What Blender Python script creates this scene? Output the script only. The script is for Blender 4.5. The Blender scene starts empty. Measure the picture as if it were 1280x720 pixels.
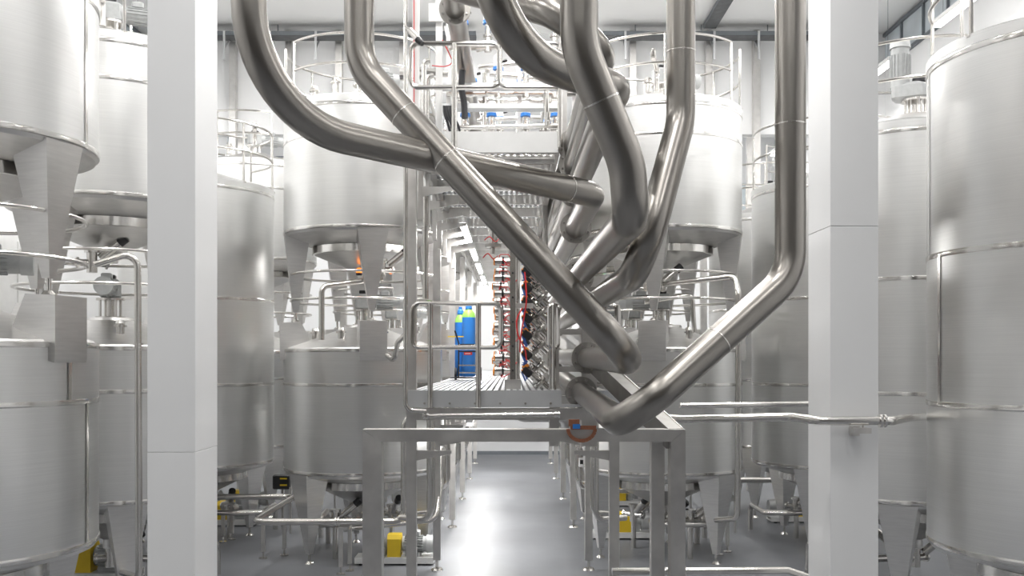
import bpy, math, random
from mathutils import Vector, Matrix
random.seed(7)
PI = math.pi
S = bpy.context.scene
C = S.collection

# ------------------------------------------------------------------ camera
F, HX, HY, CAMH = 1200.0, 641.0, 448.0, 3.4          # focal (px), vanishing point, eye height
cam_d = bpy.data.cameras.new('camera'); cam = bpy.data.objects.new('camera', cam_d); C.objects.link(cam)
cam.location = (0, 0, CAMH); cam.rotation_euler = (PI/2, 0, 0)
cam_d.sensor_width = 36; cam_d.lens = 36*F/1280
cam_d.shift_x = -(HX-640)/1280; cam_d.shift_y = (HY-360)/1280
cam_d.clip_start = .05; cam_d.clip_end = 200
S.camera = cam
# ------------------------------------------------------------------ world, exposure
w = bpy.data.worlds.new('world'); S.world = w; w.use_nodes = True
w.node_tree.nodes['Background'].inputs[0].default_value = (.9, .95, 1, 1)
w.node_tree.nodes['Background'].inputs[1].default_value = .6
S.view_settings.view_transform = 'Standard'; S.view_settings.look = 'None'
S.view_settings.gamma = 1; S.view_settings.use_curve_mapping = False
S.view_settings.exposure = -0.65
LAMP_W = 270.0                                         # base watts per luminaire; the ceiling ones are added
ROOM_X, ROOM_Y0, ROOM_Y1, ROOM_Z = 9.4, -9.0, 34.0, 11.6

def P(x, y, d):                                        # photo pixel + distance -> point
    return Vector(((x-HX)*d/F, d, CAMH-(y-HY)*d/F))

# ------------------------------------------------------------------ materials
M = {}
def nodes_mat(name):
    m = bpy.data.materials.new(name); m.use_nodes = True; M[name] = m
    nt = m.node_tree; return m, nt, nt.nodes['Principled BSDF']
def plain(name, col, rough=.5, metal=0, noise=.06, scale=6., bump=0., emit=0, spec=.5, coat=0):
    m, nt, b = nodes_mat(name)
    b.inputs['Roughness'].default_value = rough; b.inputs['Metallic'].default_value = metal
    b.inputs['Specular IOR Level'].default_value = spec
    b.inputs['Coat Weight'].default_value = coat
    tc = nt.nodes.new('ShaderNodeTexCoord'); n = nt.nodes.new('ShaderNodeTexNoise')
    n.inputs['Scale'].default_value = scale; n.inputs['Detail'].default_value = 5
    nt.links.new(tc.outputs['Object'], n.inputs['Vector'])
    r = nt.nodes.new('ShaderNodeMapRange'); r.inputs['From Min'].default_value = .3; r.inputs['From Max'].default_value = .7
    r.inputs['To Min'].default_value = 1-noise; r.inputs['To Max'].default_value = 1+noise
    nt.links.new(n.outputs['Fac'], r.inputs['Value'])
    mx = nt.nodes.new('ShaderNodeMix'); mx.data_type = 'RGBA'; mx.blend_type = 'MULTIPLY'; mx.inputs[0].default_value = 1
    mx.inputs[6].default_value = (*col, 1); nt.links.new(r.outputs[0], mx.inputs[7])
    nt.links.new(mx.outputs[2], b.inputs['Base Color'])
    if bump:
        bp = nt.nodes.new('ShaderNodeBump'); bp.inputs['Strength'].default_value = bump; bp.inputs['Distance'].default_value = .01
        nt.links.new(n.outputs['Fac'], bp.inputs['Height']); nt.links.new(bp.outputs[0], b.inputs['Normal'])
    if emit:
        b.inputs['Emission Color'].default_value = (*col, 1); b.inputs['Emission Strength'].default_value = emit
    return m
def steel(name, col, rough, rvar=.08, grain=(1, 1, 60), aniso=0., cvar=.06, bump=.02):
    m, nt, b = nodes_mat(name)
    b.inputs['Metallic'].default_value = 1
    tc = nt.nodes.new('ShaderNodeTexCoord'); mp = nt.nodes.new('ShaderNodeMapping')
    mp.inputs['Scale'].default_value = grain
    nt.links.new(tc.outputs['Object'], mp.inputs['Vector'])
    n = nt.nodes.new('ShaderNodeTexNoise'); n.inputs['Scale'].default_value = 2.; n.inputs['Detail'].default_value = 6
    nt.links.new(mp.outputs[0], n.inputs['Vector'])
    n2 = nt.nodes.new('ShaderNodeTexNoise'); n2.inputs['Scale'].default_value = 2.3; n2.inputs['Detail'].default_value = 4
    nt.links.new(tc.outputs['Object'], n2.inputs['Vector'])
    r = nt.nodes.new('ShaderNodeMapRange'); r.inputs['From Min'].default_value = .3; r.inputs['From Max'].default_value = .7
    r.inputs['To Min'].default_value = rough-rvar; r.inputs['To Max'].default_value = rough+rvar
    nt.links.new(n2.outputs['Fac'], r.inputs['Value']); nt.links.new(r.outputs[0], b.inputs['Roughness'])
    r2 = nt.nodes.new('ShaderNodeMapRange'); r2.inputs['From Min'].default_value = .3; r2.inputs['From Max'].default_value = .7
    r2.inputs['To Min'].default_value = 1-cvar; r2.inputs['To Max'].default_value = 1+cvar
    nt.links.new(n.outputs['Fac'], r2.inputs['Value'])
    mx = nt.nodes.new('ShaderNodeMix'); mx.data_type = 'RGBA'; mx.blend_type = 'MULTIPLY'; mx.inputs[0].default_value = 1
    mx.inputs[6].default_value = (*col, 1); nt.links.new(r2.outputs[0], mx.inputs[7])
    nt.links.new(mx.outputs[2], b.inputs['Base Color'])
    if bump:
        bp = nt.nodes.new('ShaderNodeBump'); bp.inputs['Strength'].default_value = bump; bp.inputs['Distance'].default_value = .004
        nt.links.new(n.outputs['Fac'], bp.inputs['Height']); nt.links.new(bp.outputs[0], b.inputs['Normal'])
    if aniso:
        b.inputs['Anisotropic'].default_value = aniso
        t = nt.nodes.new('ShaderNodeTangent'); t.direction_type = 'RADIAL'; t.axis = 'Z'
        nt.links.new(t.outputs[0], b.inputs['Tangent'])
    return m
steel('tank_steel', (.82, .82, .81), .325, .03, (.6, .6, 70), .55, .035, .012)
steel('cone_steel', (.74, .73, .715), .37, .06, (2, 2, 20), 0, .05, .02)
steel('band_steel', (.80, .785, .76), .17, .04, (1, 1, 1), 0, .05, 0)
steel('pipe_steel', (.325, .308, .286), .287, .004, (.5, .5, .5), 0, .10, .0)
steel('tube_steel', (.70, .68, .65), .21, .04, (1, 1, 1), 0, .08, 0)
steel('beam_steel', (.68, .665, .645), .40, .08, (3, 3, 3), 0, .08, .02)
steel('shaded_beam_steel', (.34, .33, .315), .5, .05, (3, 3, 3), 0, .08, 0)  # darker copy of beam_steel, shade on the portal brace put into the colour
steel('flange_steel', (.44, .425, .40), .42, .05, (4, 4, 4), 0, .1, 0)
plain('wall_white', (.86, .865, .87), .7, noise=.015, scale=.7)
plain('ceiling_white', (.84, .845, .845), .8, noise=.02, scale=.5)
plain('rear_grey', (.12, .115, .11), .8, noise=.1, scale=.6)
plain('column_white', (.80, .805, .81), .45, noise=.012, scale=1.5)
plain('paint_white', (.80, .80, .79), .45, noise=.03)
plain('paint_grey', (.47, .48, .48), .4, noise=.06, scale=14)
plain('motor_grey', (.40, .41, .41), .42, noise=.08, scale=16)
plain('yellow', (.80, .56, .03), .45, noise=.05)
plain('blue', (.035, .22, .66), .35, noise=.05)
plain('navy', (.025, .09, .34), .4)
plain('green', (.30, .62, .12), .4)
plain('orange', (.95, .33, .03), .4)
plain('red', (.68, .03, .03), .4)
plain('black', (.02, .02, .022), .4)
plain('rubber', (.035, .035, .04), .6)
plain('tray_grey', (.22, .24, .26), .5, metal=.6)
plain('galv', (.66, .67, .68), .45, metal=.75, noise=.04, scale=4)
plain('dark_tray', (.10, .105, .11), .55, noise=.2)
plain('strap', (.30, .12, .065), .75, noise=.15, scale=40)
plain('label_white', (.85, .85, .85), .5)
plain('cloth', (.75, .75, .72), .9)
plain('window_glass', (.62, .68, .72), .15, noise=.1, scale=1.5)
plain('cladding', (.52, .55, .58), .5, noise=.05)
plain('lamp_glow', (1., .985, .96), .5, noise=0, emit=14.)
plain('beacon_glow', (1., .25, .02), .4, noise=0, emit=3.)
# epoxy floor
m, nt, b = nodes_mat('floor_epoxy')
tc = nt.nodes.new('ShaderNodeTexCoord')
n1 = nt.nodes.new('ShaderNodeTexNoise'); n1.inputs['Scale'].default_value = .55; n1.inputs['Detail'].default_value = 6
n2 = nt.nodes.new('ShaderNodeTexNoise'); n2.inputs['Scale'].default_value = 60; n2.inputs['Detail'].default_value = 3
for n in (n1, n2): nt.links.new(tc.outputs['Object'], n.inputs['Vector'])
cr = nt.nodes.new('ShaderNodeValToRGB')
cr.color_ramp.elements[0].position = .35; cr.color_ramp.elements[0].color = (.135, .141, .153, 1)
cr.color_ramp.elements[1].position = .68; cr.color_ramp.elements[1].color = (.18, .187, .202, 1)
nt.links.new(n1.outputs['Fac'], cr.inputs[0]); nt.links.new(cr.outputs[0], b.inputs['Base Color'])
b.inputs['Roughness'].default_value = .46
bp = nt.nodes.new('ShaderNodeBump'); bp.inputs['Strength'].default_value = .12; bp.inputs['Distance'].default_value = .004
nt.links.new(n2.outputs['Fac'], bp.inputs['Height']); nt.links.new(bp.outputs[0], b.inputs['Normal'])

# ------------------------------------------------------------------ mesh builder
class MB:
    def __init__(s): s.v = []; s.f = []
    def add(s, vs, fs):
        k = len(s.v); s.v += [Vector(p) for p in vs]; s.f += [tuple(i+k for i in q) for q in fs]; return s
    def box(s, a, b):
        x0, y0, z0 = a; x1, y1, z1 = b
        return s.add([(x0,y0,z0),(x1,y0,z0),(x1,y1,z0),(x0,y1,z0),(x0,y0,z1),(x1,y0,z1),(x1,y1,z1),(x0,y1,z1)],
                     [(0,3,2,1),(4,5,6,7),(0,1,5,4),(1,2,6,5),(2,3,7,6),(3,0,4,7)])
    def rbox(s, c, size, bev=.01):                     # box with chamfered vertical and top edges
        cx, cy, cz = c; hx, hy, hz = (q/2 for q in size); b = min(bev, hx*.4, hy*.4, hz*.4)
        def ring(ix, iy, z):
            return [(cx-ix+b,cy-iy,z),(cx+ix-b,cy-iy,z),(cx+ix,cy-iy+b,z),(cx+ix,cy+iy-b,z),(cx+ix-b,cy+iy,z),(cx-ix+b,cy+iy,z),(cx-ix,cy+iy-b,z),(cx-ix,cy-iy+b,z)]
        rs = [ring(hx-b,hy-b,cz-hz), ring(hx,hy,cz-hz+b), ring(hx,hy,cz+hz-b), ring(hx-b,hy-b,cz+hz)]
        vs = [p for r in rs for p in r]; fs = [tuple(range(7,-1,-1)), tuple(range(24,32))]
        for k in range(3):
            for i in range(8):
                j = (i+1) % 8; fs.append((k*8+i, k*8+j, k*8+8+j, k*8+8+i))
        return s.add(vs, fs)
    def lathe(s, prof, seg=32, c=(0,0,0), a0=0, a1=2*PI, mat=None, caps=False):   # prof: (r, z)
        full = abs(a1-a0-2*PI) < 1e-6; n = seg if full else seg+1; vs = []; fs = []
        for r, z in prof:
            for i in range(n):
                a = a0+(a1-a0)*i/seg; p = Vector((r*math.cos(a), r*math.sin(a), z))
                if mat: p = mat @ p
                vs.append(p+Vector(c))
        for k in range(len(prof)-1):
            for i in range(n if full else n-1):
                j = (i+1) % n; fs.append((k*n+i, k*n+j, (k+1)*n+j, (k+1)*n+i))
        if caps and full:
            fs.append(tuple(range(n-1, -1, -1))); fs.append(tuple(range((len(prof)-1)*n, len(prof)*n)))
        return s.add(vs, fs)
    def cyl(s, p, q, r, seg=16, r2=None, prof=None):   # capped cylinder p->q
        p = Vector(p); q = Vector(q); d = q-p; L = d.length
        mt = d.to_track_quat('Z', 'Y').to_matrix()
        r2 = r if r2 is None else r2
        pr = prof or [(r, 0), (r2, L)]
        return s.lathe(pr, seg, p, mat=mt, caps=True)
    def tube(s, path, r, seg=14, closed=False):
        path = [Vector(p) for p in path]; n = len(path); vs = []; fs = []
        def tan(i):
            if closed: return (path[(i+1) % n]-path[i-1]).normalized()
            if i == 0: return (path[1]-path[0]).normalized()
            if i == n-1: return (path[-1]-path[-2]).normalized()
            return ((path[i+1]-path[i]).normalized()+(path[i]-path[i-1]).normalized()).normalized()
        t = tan(0); u = t.orthogonal().normalized()
        for i in range(n):
            t2 = tan(i); u = (u - t2*u.dot(t2)).normalized(); v = t2.cross(u)
            for k in range(seg):
                a = 2*PI*k/seg; vs.append(path[i]+u*(r*math.cos(a))+v*(r*math.sin(a)))
        m = n if closed else n-1
        for i in range(m):
            for k in range(seg):
                l = (k+1) % seg; i2 = (i+1) % n
                fs.append((i*seg+k, i*seg+l, i2*seg+l, i2*seg+k))
        if not closed:
            fs.append(tuple(range(seg-1, -1, -1))); fs.append(tuple(range((n-1)*seg, n*seg)))
        return s.add(vs, fs)
    def bar(s, p, q, w, h, up=(0,0,1)):                # rectangular bar between two points
        p = Vector(p); q = Vector(q); t = (q-p).normalized(); up = Vector(up)
        if abs(t.dot(up)) > .98: up = Vector((0,1,0))
        x = t.cross(up).normalized(); y = x.cross(t)
        vs = [c+x*(a*w/2)+y*(b*h/2) for c in (p, q) for a, b in ((-1,-1),(1,-1),(1,1),(-1,1))]
        return s.add(vs, [(0,1,2,3),(7,6,5,4),(0,4,5,1),(1,5,6,2),(2,6,7,3),(3,7,4,0)])
    def prism(s, poly, ext):                           # planar polygon extruded by a vector
        n = len(poly); e = Vector(ext); poly = [Vector(p) for p in poly]
        vs = poly+[p+e for p in poly]
        return s.add(vs, [tuple(range(n-1,-1,-1)), tuple(range(n,2*n))]+[(i,(i+1)%n,n+(i+1)%n,n+i) for i in range(n)])
    def mesh(s, name, mat, origin=(0,0,0), angle=35):
        me = bpy.data.meshes.new(name); o = Vector(origin)
        me.from_pydata([tuple(p-o) for p in s.v], [], s.f)
        me.materials.append(M[mat]); me.validate()
        import bmesh
        bm = bmesh.new(); bm.from_mesh(me); bmesh.ops.recalc_face_normals(bm, faces=bm.faces); bm.to_mesh(me); bm.free()
        me.shade_smooth(); me.set_sharp_from_angle(angle=math.radians(angle))
        return me
def fillet(pts, R, n=10):
    pts = [Vector(p) for p in pts]; out = [pts[0]]
    for i in range(1, len(pts)-1):
        r = R[i-1] if isinstance(R, (list, tuple)) else R
        a = pts[i-1]-pts[i]; b = pts[i+1]-pts[i]; la, lb = a.length, b.length; a.normalize(); b.normalize()
        th = PI-a.angle(b)
        if th < .02: out.append(pts[i]); continue
        t = min(r*math.tan(th/2), .48*la if i > 1 else .95*la, .48*lb if i < len(pts)-2 else .95*lb)
        rr = t/math.tan(th/2)
        c = pts[i]+(a+b).normalized()*(rr/math.cos(th/2))
        u = (pts[i]+a*t-c); w2 = (pts[i]+b*t-c)
        ax = u.cross(w2).normalized()
        for k in range(n+1): out.append(c+Matrix.Rotation(th*k/n, 3, ax) @ u)
    out.append(pts[-1]); return out

# ------------------------------------------------------------------ object helpers
def tag(o, label, cat, group=None):
    o['label'] = label; o['category'] = cat
    if group: o['group'] = group
    return o
def thing(name, label, cat, loc=(0,0,0), rz=0, group=None):
    o = bpy.data.objects.new(name, None); C.objects.link(o); o.location = loc; o.rotation_euler = (0,0,rz)
    o.empty_display_size = .1
    return tag(o, label, cat, group)
def part(name, mb, mat, parent, origin=(0,0,0), loc=None, label=None, kind=None):
    me = mb if isinstance(mb, bpy.types.Mesh) else mb.mesh(name, mat, origin)
    o = bpy.data.objects.new(name, me); C.objects.link(o); o.parent = parent
    if loc is not None: o.location = loc
    if label: o['label'] = label
    if kind: o['kind'] = kind
    return o
def solo(name, mb, mat, label, cat, origin=(0,0,0), group=None):
    o = bpy.data.objects.new(name, mb.mesh(name, mat, origin)); C.objects.link(o); o.location = origin
    return tag(o, label, cat, group)
def struct(name, mb, mat, label=None, parent=None):
    o = bpy.data.objects.new(name, mb.mesh(name, mat)); C.objects.link(o); o['kind'] = 'structure'
    if parent: o.parent = parent
    if label: o['label'] = label; o['category'] = name.split('_')[0]
    return o
def copy_tree(o, parent=None):
    c = o.copy(); C.objects.link(c)
    if parent: c.parent = parent
    for ch in list(o.children): copy_tree(ch, c)
    return c
def wp(o):                                              # origin of an un-parented thing
    return Vector(o.location)

# ================================================================== THE SETTING
struct('floor', MB().box((-ROOM_X, ROOM_Y0, -.2), (ROOM_X, ROOM_Y1, 0)), 'floor_epoxy', 'smooth grey epoxy floor of the tank hall')
struct('ceiling', MB().box((-ROOM_X-.3, ROOM_Y0, ROOM_Z), (ROOM_X+.3, ROOM_Y1, ROOM_Z+.2)), 'ceiling_white', 'plain white ceiling of the tank hall')
struct('wall_left', MB().box((-ROOM_X-.2, ROOM_Y0, -.2), (-ROOM_X, ROOM_Y1, ROOM_Z)), 'wall_white', 'white side wall behind the stacked tanks')
struct('wall_right', MB().box((ROOM_X, ROOM_Y0, -.2), (ROOM_X+.2, ROOM_Y1, ROOM_Z)), 'wall_white', 'white side wall behind the tall single tanks')
struct('wall_back', MB().box((-ROOM_X, ROOM_Y1, -.2), (ROOM_X, ROOM_Y1+.2, ROOM_Z)), 'wall_white', 'white end wall closing the walkway')
struct('wall_front', MB().box((-ROOM_X, ROOM_Y0-.2, -.2), (ROOM_X, ROOM_Y0, ROOM_Z)), 'rear_grey', 'grey wall behind the photographer')
struct('baseboard_back', MB().box((-ROOM_X, ROOM_Y1-.02, 0), (ROOM_X, ROOM_Y1, .12)), 'tray_grey', 'grey skirting at the foot of the end wall')
# downstand wall across the hall, above the rear tanks
struct('trim_1', MB().box((-ROOM_X, 24.2, 9.05), (-2.0, 24.5, ROOM_Z)).box((2.0, 24.2, 9.05), (ROOM_X, 24.5, ROOM_Z)).box((-2.0, 24.2, 10.1), (2.0, 24.5, ROOM_Z)),
       'wall_white', 'white downstand wall hanging below the ceiling')
# white cladded columns
for sx, nm in ((-1, 'gas cylinder'), (1, 'pipe clamp')):
    col = thing('column', 'white boxed column on the %s side of the walkway' % nm, 'column', (sx*3.2, 9.33, 0))
    x0, x1 = -.225, .225
    if sx < 0: zs = [0, 2.52, ROOM_Z]
    else: zs = [0, 4.64, ROOM_Z]
    for a, b_ in zip(zs[:-1], zs[1:]):
        part('panel', MB().rbox((0, 0, (a+b_)/2), (.45, .67, b_-a-.003), .004), 'column_white', col)

# ------------------------------------------------------------------ luminaires
lamp_meshes = None
def lamp(loc, rz, label, group, watt, L=1.5, wdt=.16, drop=0):
    t = thing('strip_light', label, 'lamp', loc, rz, group)
    part('housing', MB().prism([(-wdt/2, -L/2, .09), (wdt/2, -L/2, .09), (wdt/2+.01, -L/2, .01), (wdt/2, -L/2, 0), (-wdt/2, -L/2, 0), (-wdt/2-.01, -L/2, .01)], (0, L, 0)), 'paint_white', t)
    part('diffuser', MB().prism([(-wdt*.42, -L*.485, 0), (-wdt*.3, -L*.485, -.045), (wdt*.3, -L*.485, -.045), (wdt*.42, -L*.485, 0)], (0, L*.97, 0)), 'lamp_glow', t)
    if drop:
        for y in (-L*.35, L*.35): part('suspension_wire', MB().cyl((0, y, .09), (0, y, .09+drop), .006, 6), 'tray_grey', t)
    if watt:
        l = bpy.data.lights.new('tube', 'AREA'); l.shape = 'RECTANGLE'; l.size = wdt*1.2; l.size_y = L; l.energy = watt
        l.color = (1, .985, .965)
        lo = bpy.data.objects.new('tube', l); C.objects.link(lo); lo.parent = t; lo.location = (0, 0, -.06)
    return t
for y, k in ((-6.5, .3), (-2.5, .3), (1.5, .4), (5.5, .6), (9.5, .8), (13.5, .65), (16.8, .5), (20., .7)):  # out-of-view ceiling lamps, added to even out the light in the hall
    for x in (-4.15, 0, 4.15):
        lamp((x, y, ROOM_Z-.09), 0, 'added white linear luminaire under the hall ceiling, out of view', 'added ceiling luminaires', LAMP_W*k*(1.9 if x == 0 and y > 4 else 1))
for y in (6, 10, 14, 18, 22, 26, 30):
    for x in (-8.35, 8.35):
        lamp((x, y, 9.95), 0, 'white linear luminaire hung along the wall behind the %s' % ('stacked tanks' if x < 0 else 'tall single tanks'), 'side wall luminaires, %s' % ('stacked' if x < 0 else 'tall'), LAMP_W*.3, 1.8, .2, ROOM_Z-10.04)
for y in (26, 30):  # hidden lamps added to light the hall behind the downstand
    for x in (-4.15, 4.15):
        lamp((x, y, ROOM_Z-.09), 0, 'added white linear luminaire hidden beyond the downstand wall', 'added rear ceiling luminaires', LAMP_W)
for y in (19.6, 23., 27.5, 31.5):
    lamp((.33, y, 9.2), 0, 'bright pendant strip light above the upper deck', 'upper deck luminaires', LAMP_W*.6, 1.4, .14, ROOM_Z-9.29)
for y in (16.3, 19.6, 22.9, 26.2, 29.5):
    lamp((-.80, y, 5.55), 0, 'bright strip light under the upper deck', 'lower deck luminaires', 140, 2.2, .12)
for y in (16.3, 19.8, 23.7, 27.6):
    lamp((-.86, y, 2.12), 0, 'bright strip light on bracket arms beside the floor aisle', 'aisle luminaires', 150, 1.6, .1)

# ================================================================== TANKS
R = 1.36
_cache = {}
def cm(key, mat, fn):
    if key not in _cache: _cache[key] = fn().mesh(key, mat)
    return _cache[key]
SEG = 96
def shell_mb(z0, z1): return MB().lathe([(R-.04, z0), (R, z0+.01), (R, z1-.01), (R-.04, z1)], SEG)
def band_mb(z, h=.06): return MB().lathe([(R-.01, z-h/2), (R+.008, z-h/2+.004), (R+.012, z), (R+.008, z+h/2-.004), (R-.01, z+h/2)], SEG)
def dish_mb(z, drop, zc):                               # stepped conical underside
    return MB().lathe([(R-.005, z), (R-.03, z-.04), (.86, z-drop), (.86, z-drop-.01)], SEG)
def tip_mb(z, drop, zc):
    return MB().lathe([(.85, z-drop-.12), (.80, z-drop-.14), (.10, zc), (.10, zc-.12), (0.001, zc-.12)], 48)
def ring_mb(z, drop): return MB().lathe([(.87, z-drop+.005), (.885, z-drop), (.885, z-drop-.12), (.86, z-drop-.125), (.80, z-drop-.12)], 72)
def leg_mb(z1, r_out, wt, dt, z0, wb=.1, rb=None):      # solid tapered leg, local x radial
    rb = r_out-.16 if rb is None else rb
    top = [(r_out-dt, -wt/2, z1), (r_out, -wt/2, z1), (r_out, wt/2, z1), (r_out-dt, wt/2, z1)]
    bot = [(rb-wb/2, -wb/2, z0), (rb+wb/2, -wb/2, z0), (rb+wb/2, wb/2, z0), (rb-wb/2, wb/2, z0)]
    # slightly creased outer face
    return MB().add(top+bot, [(0,1,2,3), (7,6,5,4), (0,4,5,1), (1,5,6,2), (2,6,7,3), (3,7,4,0)])
def foot_mb(rb, z0): return MB().cyl((rb, 0, z0-.13), (rb, 0, z0), .022, 12).cyl((rb, 0, z0-.16), (rb, 0, z0-.12), .075, 20, .04)
def add_legs(t, angs, key, z1, z0, wt, dt, rb):
    for a in angs:
        o = part('leg', cm('leg'+key, 'cone_steel', lambda: leg_mb(z1, R-.012, wt, dt, z0, .09, rb)), None, t); o.rotation_euler = (0, 0, math.radians(a))
        f = part('foot', cm('foot'+key, 'tube_steel', lambda: foot_mb(rb, z0)), None, o)
def rail_ring(z, r, a0, a1, rad=.021, seg=64):
    mb = MB()
    if a1-a0 > 359.9:
        return mb.tube([(r*math.cos(2*PI*i/seg), r*math.sin(2*PI*i/seg), z) for i in range(seg)], rad, 8, True)
    return mb.tube([(r*math.cos(math.radians(a0+(a1-a0)*i/seg)), r*math.sin(math.radians(a0+(a1-a0)*i/seg)), z) for i in range(seg+1)], rad, 8)
def guard_rail(t, z, a0, a1, h=1.05):
    part('guard_rail', cm('gr%.2f%d%d' % (z+h, a0, a1), 'tube_steel', lambda: rail_ring(z+h, R-.03, a0, a1)), None, t)
    part('guard_rail', cm('gr%.2f%d%d' % (z+h*.53, a0, a1), 'tube_steel', lambda: rail_ring(z+h*.53, R-.03, a0, a1)), None, t)
    n = 7
    for i in range(n):
        o = part('rail_post', cm('rp%.2f' % z, 'tube_steel', lambda: MB().cyl((R-.03, 0, z), (R-.03, 0, z+h), .02, 8).cyl((R-.03, 0, z-.01), (R-.03, 0, z+.015), .05, 12)), None, t)
        o.rotation_euler = (0, 0, math.radians(a0+(a1-a0)*i/(n-1)))
def seam(t, ang, z0, z1, wdt=.05):
    o = part('seam_strip', cm('seam%.2f%.2f' % (z0, z1), 'band_steel', lambda: MB().lathe([(R+.001, z0), (R+.009, z0), (R+.009, z1), (R+.001, z1)], 4, a0=-wdt/2/R, a1=wdt/2/R)), None, t)
    o.rotation_euler = (0, 0, math.radians(ang))
def rim(t, z, key):                                     # top rim: raised collar and lid cone
    part('rim', cm('rim'+key, 'tank_steel', lambda: MB().lathe([(R, z), (R+.01, z+.01), (R+.01, z+.11), (R-.02, z+.13), (R-.06, z+.13)], SEG)), None, t)
    part('lid', cm('lid'+key, 'cone_steel', lambda: MB().lathe([(R-.06, z+.12), (.35, z+.42), (.30, z+.44), (.001, z+.44)], 64)), None, t)

def gear_motor(t, z, ang, vertical=False, dx=0):        # agitator drive on the lid: lantern, gearbox, finned motor
    key = 'v' if vertical else 'h'
    o = part('drive_flange', cm('gmf', 'tube_steel', lambda: MB().cyl((0,0,-.28), (0,0,-.25), .2, 24).cyl((0,0,-.02), (0,0,.01), .19, 24).cyl((0,0,-.25), (0,0,-.02), .05, 16)), None, t, loc=(dx, 0, z))
    o.rotation_euler = (0, 0, ang)
    for k in range(4):
        part('stud', cm('gms%d' % k, 'tube_steel', lambda: MB().cyl((.15*math.cos(k*PI/2+.6), .15*math.sin(k*PI/2+.6), -.25), (.15*math.cos(k*PI/2+.6), .15*math.sin(k*PI/2+.6), -.02), .018, 8)), None, o)
    g = part('gearbox', cm('gmg'+key, 'motor_grey', lambda: MB().rbox((0,0,.14), (.3,.26,.28), .035).cyl((.12,0,.14), (.2,0,.14), .12, 20) if not vertical else MB().rbox((.08,0,.13), (.46,.26,.26), .05).cyl((.2,0,.2),(.2,0,.3), .13, 20)), None, t, loc=(dx,0,z))
    g.rotation_euler = (0,0,ang)
    def mot():
        mb = MB()
        if not vertical:
            mb.cyl((.2,0,.14), (.62,0,.14), .11, 20)
            for k in range(16):
                a = 2*PI*k/16; mb.bar((.22, .115*math.cos(a), .14+.115*math.sin(a)), (.5, .115*math.cos(a), .14+.115*math.sin(a)), .008, .03, (0, math.cos(a), math.sin(a)))
            mb.rbox((.36,0,.29), (.16,.14,.09), .015)
        else:
            mb.cyl((.2,0,.3), (.2,0,.78), .125, 24)
            for k in range(18):
                a = 2*PI*k/18; mb.bar((.2+.13*math.cos(a), .13*math.sin(a), .34), (.2+.13*math.cos(a), .13*math.sin(a), .66), .035, .008, (-math.sin(a), math.cos(a), 0))
            mb.rbox((.2,-.18,.5), (.16,.1,.2), .015)
        return mb
    mo = part('motor', cm('gmm'+key, 'motor_grey', mot), None, t, loc=(dx,0,z)); mo.rotation_euler = (0,0,ang)
    c = part('fan_cowl', cm('gmc'+key, 'paint_grey', lambda: MB().cyl((.62,0,.14), (.74,0,.14), .125, 20) if not vertical else MB().cyl((.2,0,.76), (.2,0,.86), .145, 24, .13)), None, mo)
    b_ = part('cap', cm('gmk'+key, 'black', lambda: MB().rbox((.0,0,.31), (.16,.14,.06), .01) if not vertical else MB().cyl((-.05,0,.26), (-.05,0,.31), .09, 20)), None, t, loc=(dx,0,z))
    b_.rotation_euler = (0,0,ang)

def pad_mb():                                           # folded box that carries an upper tank's leg
    w2 = .22; poly = [(.84, -w2, 3.52), (R+.05, -w2, 3.36), (R+.06, -w2, 3.40), (R+.06, -w2, 4.0), (1.08, -w2, 4.02)]
    return MB().prism(poly, (0, 2*w2, 0))
def lid_nozzles(t, zf, n=3, a0=200, Z=0, vent=None):
    for k in range(n):
        a = math.radians(a0+k*48); r = .85; z = zf
        o = part('nozzle', cm('noz', 'tube_steel', lambda: MB().cyl((0,0,-.05), (0,0,.16), .055, 14).cyl((0,0,.10), (0,0,.125), .085, 18)), None, t, loc=(r*math.cos(a), r*math.sin(a), z+Z))
        part('nozzle_cap', cm('nozc', 'band_steel', lambda: MB().cyl((0,0,.15), (0,0,.19), .065, 16, .05)), None, o)
    if vent is not None:
        a = math.radians(vent); c_, s_ = math.cos(a), math.sin(a)
        part('vent_pipe', MB().tube(fillet([(.75*c_, .75*s_, zf), (.75*c_, .75*s_, zf+.36), (1.28*c_, 1.28*s_, zf+.40), (1.28*c_, 1.28*s_, zf+.52)], .1, 6), .045, 12), 'tube_steel', t, loc=(0, 0, Z))
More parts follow.
